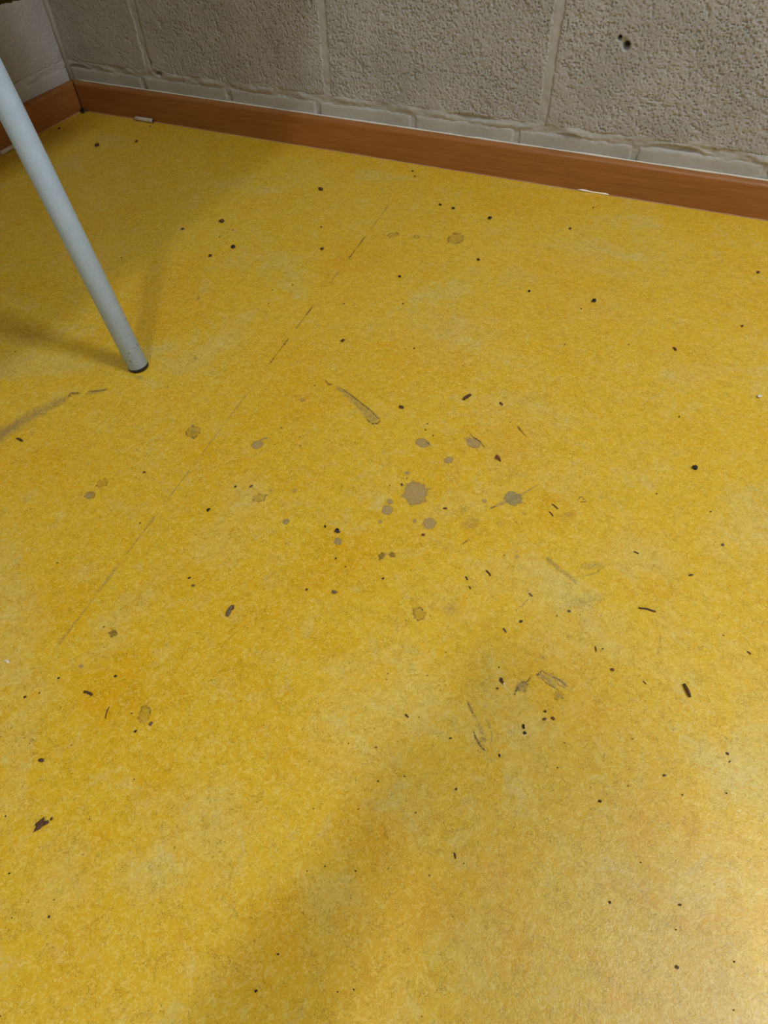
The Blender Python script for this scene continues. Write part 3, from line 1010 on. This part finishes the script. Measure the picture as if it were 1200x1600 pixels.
drop('floor_crumb', 783, 631.5, 7, 3, 50, 'brown', 'thin brown chip right of the straight stick')
drop('floor_crumb', 535.5, 533, 6, 4, -45, 'brown', 'dark slanting crumb above the grey skid mark')
drop('wood_splinter', 763, 896, 13, 3, 50, 'brown', 'short brown splinter right of the olive spots', 'splinter', 'stick')
drop('wood_splinter', 729, 904, 7, 2.8, 60, 'brown', 'upper of two tiny splinters left of the grey scuff', 'splinter', 'stick')
drop('wood_splinter', 734, 918.5, 6, 2.6, 60, 'brown', 'lower of two tiny splinters left of the grey scuff', 'splinter', 'stick')
drop('wood_splinter', 829, 930, 8, 3, 45, 'grey', 'grey splinter above the half-dark crumb', 'splinter', 'stick')
drop('wood_splinter', 788.5, 985.5, 9, 3.5, 60, 'grey', 'grey-brown splinter below the half-dark crumb', 'splinter', 'stick')
drop('floor_crumb', 814, 971.5, 6, 5, 0, 'brown', 'half-dark crumb below the faint grey scuffs')
drop('floor_crumb', 889, 955.5, 6, 4, 20, 'grey', 'grey grain under the faint grey scuffs')
drop('floor_crumb', 1079, 899, 7, 3.5, -10, 'brown', 'flat brown grain on the right, above the long thin splinter')
drop('floor_crumb', 1129, 852, 4.5, 4, 0, 'grey', 'grey grain with a pale side near the right edge')
drop('wood_splinter', 867, 792, 14, 2, 40, 'brown', 'upper thin fibre left of the pale patch', 'fibre', 'stick')
drop('wood_splinter', 861, 803.5, 11, 2, 48, 'brown', 'lower thin fibre left of the pale patch', 'fibre', 'stick')
drop('wood_splinter', 994, 864, 9, 2.2, 25, 'brown', 'thin bent fibre above the long thin splinter', 'fibre', 'stick')
drop('wood_splinter', 1170, 1020.5, 8, 2.6, 35, 'brown', 'small splinter near the right edge above the twig', 'splinter', 'stick')
drop('wood_splinter', 1007, 1067, 8, 2, 45, 'brown', 'tiny splinter left of the twig', 'splinter', 'stick')
drop('wood_splinter', 1054, 546, 7, 3, 50, 'brown', 'small splinter on the upper right of the floor', 'splinter', 'stick')
drop('floor_crumb', 928, 471.5, 6, 5.5, 30, 'black', 'black three-cornered crumb on the upper right of the floor', pointy=.3, hf=.7)
drop('floor_crumb', 827, 455.5, 4.5, 3.5, 0, 'black', 'small black crumb left of the three-cornered one')
drop('floor_crumb', 1184, 426, 5, 3.5, 10, 'brown', 'brown crumb near the right edge below the baseboard')
drop('floor_crumb', 1159, 510, 4, 3, 0, 'brown', 'tiny crumb at the right edge, further from the wall')
drop('paper_scrap', 1186.5, 620.5, 8, 5, 0, 'white', 'pale scrap at the right edge of the floor', 'scrap')
drop('floor_crumb', 891, 358, 4, 3.5, 0, 'rust', 'reddish grain in front of the white filler sliver')
drop('floor_crumb', 765, 342, 5.5, 4, -30, 'black', 'black crumb above the faint ring, nearest the back wall')
drop('floor_crumb', 708.5, 326.5, 5, 3, 0, 'black', 'black flat crumb up and left of the faint ring')
drop('floor_crumb', 688, 320.5, 5, 2.5, 30, 'brown', 'thin brown chip left of the flat black crumb')
drop('floor_crumb', 747.5, 406.5, 4.5, 3.5, 0, 'brown', 'brown grain down and right of the faint ring')
drop('floor_crumb', 624.5, 432.5, 4.5, 3.5, 0, 'black', 'dark grain right of the seam, midway to the wall')
drop('floor_crumb', 503.5, 390, 5.5, 3.5, 10, 'brown', 'brown crumb left of the seam, midway to the wall')
drop('floor_crumb', 501.5, 296.5, 6, 4, 35, 'brown', 'dark crumb left of the seam, close to the back wall')
drop('floor_crumb', 347, 347, 8, 4.5, 25, 'brown', 'brown flake in the faint shadow of the leg')
drop('floor_crumb', 364.5, 387, 7, 5, 0, 'black', 'black two-lobed chip right of the leg shadow')
drop('floor_crumb', 329, 400.5, 5, 4, 15, 'brown', 'brown round crumb left of the black two-lobed chip')
drop('floor_crumb', 285.5, 358.5, 6, 2.5, -10, 'brown', 'thin brown chip up from the table leg')
drop('floor_crumb', 152, 228, 6, 4, -45, 'brown', 'dark crumb near the corner right of the table leg')
drop('floor_crumb', 213.5, 221.5, 4, 3.5, 0, 'brown', 'small crumb in front of the chalk stick')
drop('floor_crumb', 93, 201.5, 3.5, 3, 0, 'brown', 'small crumb in the corner beside the left baseboard')
drop('floor_crumb', 129.5, 174.5, 9, 5, 60, 'black', 'black lump of dirt in the room corner', hf=.9)
drop('floor_crumb', 137.5, 173.5, 5, 4, 0, 'brown', 'brown lump of dirt beside the black one in the corner')
drop('floor_crumb', 31, 688, 11, 4, 30, 'brown', 'dark curled crumb on the long grey scuff', shape='stick')
drop('floor_crumb', 226, 738.5, 5, 3, 0, 'rust', 'reddish grain left of the seam')
drop('floor_crumb', 302.5, 915.5, 6.5, 5, 0, 'grey', 'grey-brown crumb up and left of the oblong husk')
drop('floor_crumb', 296, 903.5, 5, 3, -20, 'brown', 'thin crumb just above the grey-brown crumb')
drop('floor_crumb', 393, 760.5, 6, 4, -20, 'grey', 'grey crumb beside the faint pale ring')
drop('floor_crumb', 368, 761, 4, 3.5, 0, 'brown', 'brown grain left of the grey crumb')
drop('wood_splinter', 930.5, 1014.5, 0.1 + 9, 2.4, 80, 'brown', 'thin upright splinter left of the grey streak', 'fibre', 'stick')
drop('wood_splinter', 710.5, 1337, 11, 3, 75, 'brown', 'short dark splinter in the lower middle', 'splinter', 'stick')

# specks too small to tell apart
TINY = [(235, 198), (190, 403), (343, 371), (364, 360), (502, 355), (538, 475), (647, 545), (492, 603), (645, 268), (648, 276), (982, 539), (908, 483), (927, 325), (882, 539),
        (1061, 652), (24, 550), (219, 818), (90, 880), (163, 980), (540, 886), (525, 873), (609, 759), (636, 748), (697, 1020), (788, 868), (660, 953), (906, 961), (870, 963), (939, 963),
        (1130, 993), (1026, 772), (62, 1083), (112, 1165), (18, 1138), (47, 1162), (210, 1218), (9, 1276), (140, 1280), (15, 1365), (85, 1406), (206, 1115), (606, 1053), (604, 1062),
        (632, 1213), (591, 1221), (650, 1270), (560, 1264), (725, 1349), (508, 1354), (556, 1361), (490, 1264), (882, 1161), (871, 1200), (988, 1155), (1066, 1242), (1135, 1240), (981, 1228),
        (1147, 1503), (1146, 1578), (671, 1368), (659, 1588), (1001, 1348), (780, 1043), (19, 1434), (1, 1588), (545, 1162), (588, 1168), (668, 1056), (1056, 1453), (480, 1361), (655, 1121),
        (634, 546), (1110, 800), (942, 1014), (420, 475), (426, 454), (457, 446), (630, 475), (797, 660), (668, 663), (665, 672), (677, 681), (440, 669), (469, 683), (470, 697), (553, 1546), (528, 1550)]
rt = random.Random(5)
protos = [crumb_mesh(1, rt.uniform(.5, .9), .5, 900 + i, 1) for i in range(6)]
for i, m_ in enumerate(protos): m_.materials.append((M_BLACK, M_BROWN, M_BROWN, M_RUST, M_GREYB, M_BROWN)[i])
for (px, py) in TINY:
    o = bpy.data.objects.new('grit_speck', rt.choice(protos))
    COL.objects.link(o)
    p = at(px, py)
    s = rt.uniform(2.0, 3.3) * mm(px, py)
    o.location = (p.x, p.y, .0004)
    o.scale = (s, s, s)
    o.rotation_euler.z = rt.uniform(0, 6.28)
    tag(o, 'tiny dark speck of grit, barely visible on the yellow floor', 'speck', 'tiny grit specks on the floor')

# ------------------------------------------------------------------ ceiling lamps; the three broad ones are added fill light
for i, (x, y, w, l, st_, colr) in enumerate(LAMPS):
    t = empty('ceiling_light', (x, y, ROOM_Z))
    tag(t, ('single narrow ceiling lamp behind the camera', 'long ceiling lamp over the right part of the floor near the back wall', 'broad added fill lamp at the front right of the room', 'broad added fill lamp by the far right wall', 'broad added fill lamp by the wall behind the camera')[i], 'lamp', 'ceiling lamps')
    bm = bmesh.new()
    hw, hl = w / 2 + .02, l / 2 + .02
    prof = [(hw, 0), (hw, -.055), (hw - .012, -.062), (w / 2, -.062), (w / 2, -.056)]
    rows = []
    for (a, z) in prof:
        k = a - hw
        rows.append([bm.verts.new(q) for q in ((-a, -hl - k, z), (a, -hl - k, z), (a, hl + k, z), (-a, hl + k, z))])
    for r0, r1 in zip(rows, rows[1:]):
        for k in range(4): bm.faces.new((r0[k], r0[(k + 1) % 4], r1[(k + 1) % 4], r1[k]))
    bm.faces.new(rows[0])
    h = link('housing', bm_mesh(bm), M_STEELH, t)
    em = NT('lamp_diffuser_%d' % i)
    nd = em.n('ShaderNodeEmission'); nd.inputs[0].default_value = colr + (1,); nd.inputs[1].default_value = st_
    em.l(nd.outputs[0], em.t.nodes['Material Output'].inputs[0])
    me = mesh_from([(-w / 2, -l / 2, -.057), (-w / 2, l / 2, -.057), (w / 2, l / 2, -.057), (w / 2, -l / 2, -.057)], [(0, 1, 2, 3)], False)
    link('diffuser', me, em.m, t)
# ------------------------------------------------------------------ the photographer, whose shadow falls across the foreground
M_SKIN = simple('skin', srgb(214, 168, 140), .5, 0, 220, .0003, .08)
M_HAIR = simple('brown_hair', srgb(60, 42, 30), .6, 0, 160, .001, .3)
M_KNIT = simple('dark_blue_knit', srgb(52, 62, 84), .85, 0, 260, .001, .2)
M_DENIM = simple('grey_denim', srgb(70, 74, 82), .85, 0, 300, .0006, .2)
M_SHOE = simple('white_canvas', srgb(196, 192, 184), .7, 0, 300, .0004, .1)
M_PHONE = simple('phone_glass', srgb(30, 32, 36), .25, 0, 60, .0001)
M_EYE = simple('eye_white', srgb(228, 224, 218), .3, 0, 100, .0001, .03)
BODY_O = Vector((1.70, -2.02, 0))
BF, BR = Vector((-.41, .912, 0)), Vector((.912, .41, 0))


def L(a, b, z): return BODY_O + BR * a + BF * b + Vector((0, 0, z))
def Q(r, u, f): return CAM + RIGHT * r + UP * u + FWD * f


person = empty('person', BODY_O)
tag(person, 'person crouching just behind the camera, holding a phone over the floor', 'person')


def skinned(name, chains, mat, levels=2):
    """Limbs as connected chains of (point, radius); the first point of the first chain is the root."""
    vs, rs, es, idx = [], [], [], {}
    for ch in chains:
        prev = None
        for p, r in ch:
            k = tuple(round(c, 5) for c in p)
            if k not in idx:
                idx[k] = len(vs); vs.append(p - BODY_O); rs.append(r)
            if prev is not None and prev != idx[k]: es.append((prev, idx[k]))
            prev = idx[k]
    me = bpy.data.meshes.new(name)
    me.from_pydata([tuple(v) for v in vs], es, [])
    tmp = bpy.data.objects.new('skeleton', me)
    COL.objects.link(tmp)
    tmp.modifiers.new('skin', 'SKIN').use_smooth_shade = True
    for i, sv in enumerate(me.skin_vertices[0].data):
        rr = rs[i] if isinstance(rs[i], tuple) else (rs[i], rs[i])
        sv.radius = rr
        sv.use_root = i == 0
    tmp.modifiers.new('sub', 'SUBSURF').levels = levels
    dg = bpy.context.evaluated_depsgraph_get()
    out = bpy.data.meshes.new_from_object(tmp.evaluated_get(dg))
    bpy.data.objects.remove(tmp)
    out.materials.clear()
    out.shade_smooth()
    return link(name, out, mat, person)


pel, waist, chest, neck0 = L(0, -.10, .34), L(0, -.03, .50), L(0, .06, .68), L(0, .13, .82)
neck1, head0, head1 = L(0, .17, .885), L(0, .205, .945), L(0, .215, 1.02)
arms, sleeves, fingers = [], [], []
for s in (-1, 1):
    sh, el = L(.165 * s, .09, .79), L(.150 * s + .02, .285, .575)
    wr = Q(-.020 + .098 * s, -.135, -.034)
    palm0, palm1 = Q(-.020 + .082 * s, -.108, -.014), Q(-.020 + .074 * s, -.082, -.006)
    arms += [[(chest, .105), (L(.10 * s, .09, .78), .05), (sh, .046), (sh.lerp(el, .5), .040), (el, .036), (el.lerp(wr, .45), .033), (wr, (.026, .020)), (palm0, (.026, .013)), (palm1, (.022, .012))]]
    sleeves += [[(chest, .155), (L(.10 * s, .09, .78), .078), (sh, .065), (sh.lerp(el, .5), .054), (el, .049), (el.lerp(wr, .45), .046), (el.lerp(wr, .82), .036)]]
    for q, ln in ((0, .9), (1, 1.0), (2, .95), (3, .75)):           # four fingers behind the phone
        u = -.068 - q * .019
        arms.append([(palm1 if q < 2 else palm0, (.022, .012)), (Q(-.020 + .054 * s, u, .005), .0092), (Q(-.020 + .040 * s, u + .004, .0078), .0088),
                     (Q(-.020 + (.040 - .022 * ln) * s, u + .007, .0080), .0080), (Q(-.020 + (.040 - .038 * ln) * s, u + .009, .0068), .0068)])
    arms.append([(palm0, (.026, .013)), (Q(-.020 + .056 * s, -.086, -.022), .0115), (Q(-.020 + .034 * s, -.060, -.0235), .0098), (Q(-.020 + .020 * s, -.040, -.0220), .0082)])
legs, trousers = [], []
for s in (-1, 1):
    hip, kn = L(.09 * s, -.09, .33), L(.15 * s, .19, .47)
    an, ball, toe = L(.12 * s, -.06, .125), L(.135 * s, .075, .040), L(.14 * s, .135, .030)
    legs.append([(pel, .095), (hip, .066), (hip.lerp(kn, .5), .062), (kn, .050), (kn.lerp(an, .4), .046), (an, .032), (ball, (.036, .024)), (toe, (.030, .018))])
    trousers.append([(pel, .150), (hip, .125), (hip.lerp(kn, .5), .088), (kn, .068), (kn.lerp(an, .4), .064), (kn.lerp(an, .88), .050)])
skinned('body', [[(pel, .095), (waist, .095), (chest, .105), (neck0, .055), (neck1, .050), (head0, .062), (head1, .075)]] + arms + legs, M_SKIN)
skinned('jumper', [[(pel.lerp(waist, .2), .150), (waist, .148), (chest, .160), (neck0, .088)]] + sleeves, M_KNIT)
skinned('trousers', [[(pel.lerp(waist, .45), .135), (pel, .145)]] + trousers, M_DENIM)
for s in (-1, 1):
    sh = skinned('shoe', [[(L(.12 * s, -.072, .112), .040), (L(.127 * s, .0, .075), (.040, .034)), (L(.135 * s, .075, .041), (.046, .034)), (L(.142 * s, .150, .030), (.036, .024))]], M_SHOE)
    lo = min(v.co.z for v in sh.data.vertices)
    for v in sh.data.vertices: v.co.z = max(v.co.z, .0012) if lo < .0012 else v.co.z - lo + .0012
# head: face, ears, hair
HC = L(0, .225, 1.0)
HF = (BF * .78 + Vector((0, 0, -.62))).normalized()                  # looks down towards the phone
HU = BR.cross(HF).normalized()


def head_shell(name, mat, grow, keep, sub=5):
    bm = bmesh.new()
    bmesh.ops.create_icosphere(bm, subdivisions=sub, radius=1)
    for v in bm.verts:
        p = v.co.copy()
        x, y, z = p.x * .074, p.y * .095, p.z * .112
        if z < 0: x *= 1 + z * 2.6; y *= 1 + z * .6
        if grow == 0:
            nose = math.exp(-((p.x / .16) ** 2 + ((p.z + .12) / .22) ** 2)) * max(p.y, 0)
            y += .022 * nose
            for e in (-1, 1):
                y -= .010 * math.exp(-(((p.x - e * .40) / .20) ** 2 + ((p.z - .10) / .13) ** 2)) * max(p.y, 0)
            y += .006 * math.exp(-((p.x / .30) ** 2 + ((p.z + .45) / .08) ** 2)) * max(p.y, 0)
        v.co = HC - BODY_O + BR * x * (1 + grow) + HF * y * (1 + grow) + HU * z * (1 + grow)
        v.tag = not keep(p)
    if grow: bmesh.ops.delete(bm, geom=[v for v in bm.verts if v.tag], context='VERTS')
    return link(name, bm_mesh(bm, True), mat, person)


face = head_shell('face', M_SKIN, 0, lambda p: True)
hair = head_shell('hair', M_HAIR, .07, lambda p: p.z > .45 or (p.y < .15 and p.z > -.35))
for s in (-1, 1):
    for nm, r, off, mat in (('eye', (.0125, .0125, .0125), (.031 * s, .080, .012), M_EYE), ('ear', (.010, .020, .031), (.074 * s, -.005, -.005), M_SKIN)):
        bm = bmesh.new()
        bmesh.ops.create_icosphere(bm, subdivisions=3, radius=1)
        for v in bm.verts:
            v.co = HC - BODY_O + BR * (off[0] + v.co.x * r[0]) + HF * (off[1] + v.co.y * r[1]) + HU * (off[2] + v.co.z * r[2])
        link(nm, bm_mesh(bm, True), mat, face)

# the phone in both hands, its lens at the point of view
ph_c = Q(-.020, -.060, -.0070)
phone = empty('smartphone', ph_c)
tag(phone, 'dark smartphone held low over the yellow floor by the crouching person', 'phone')
rot = Matrix((RIGHT, UP, FWD)).transposed()
me = box_mesh(-.0365, -.074, -.0040, .0365, .074, .0040, .0035, 3)
me.transform(rot.to_4x4())
link('phone_body', me, M_PHONE, phone)
me = box_mesh(-.0340, -.0705, -.0044, .0340, .0705, -.0039)
me.transform(rot.to_4x4())
link('screen', me, M_BLACK, phone)
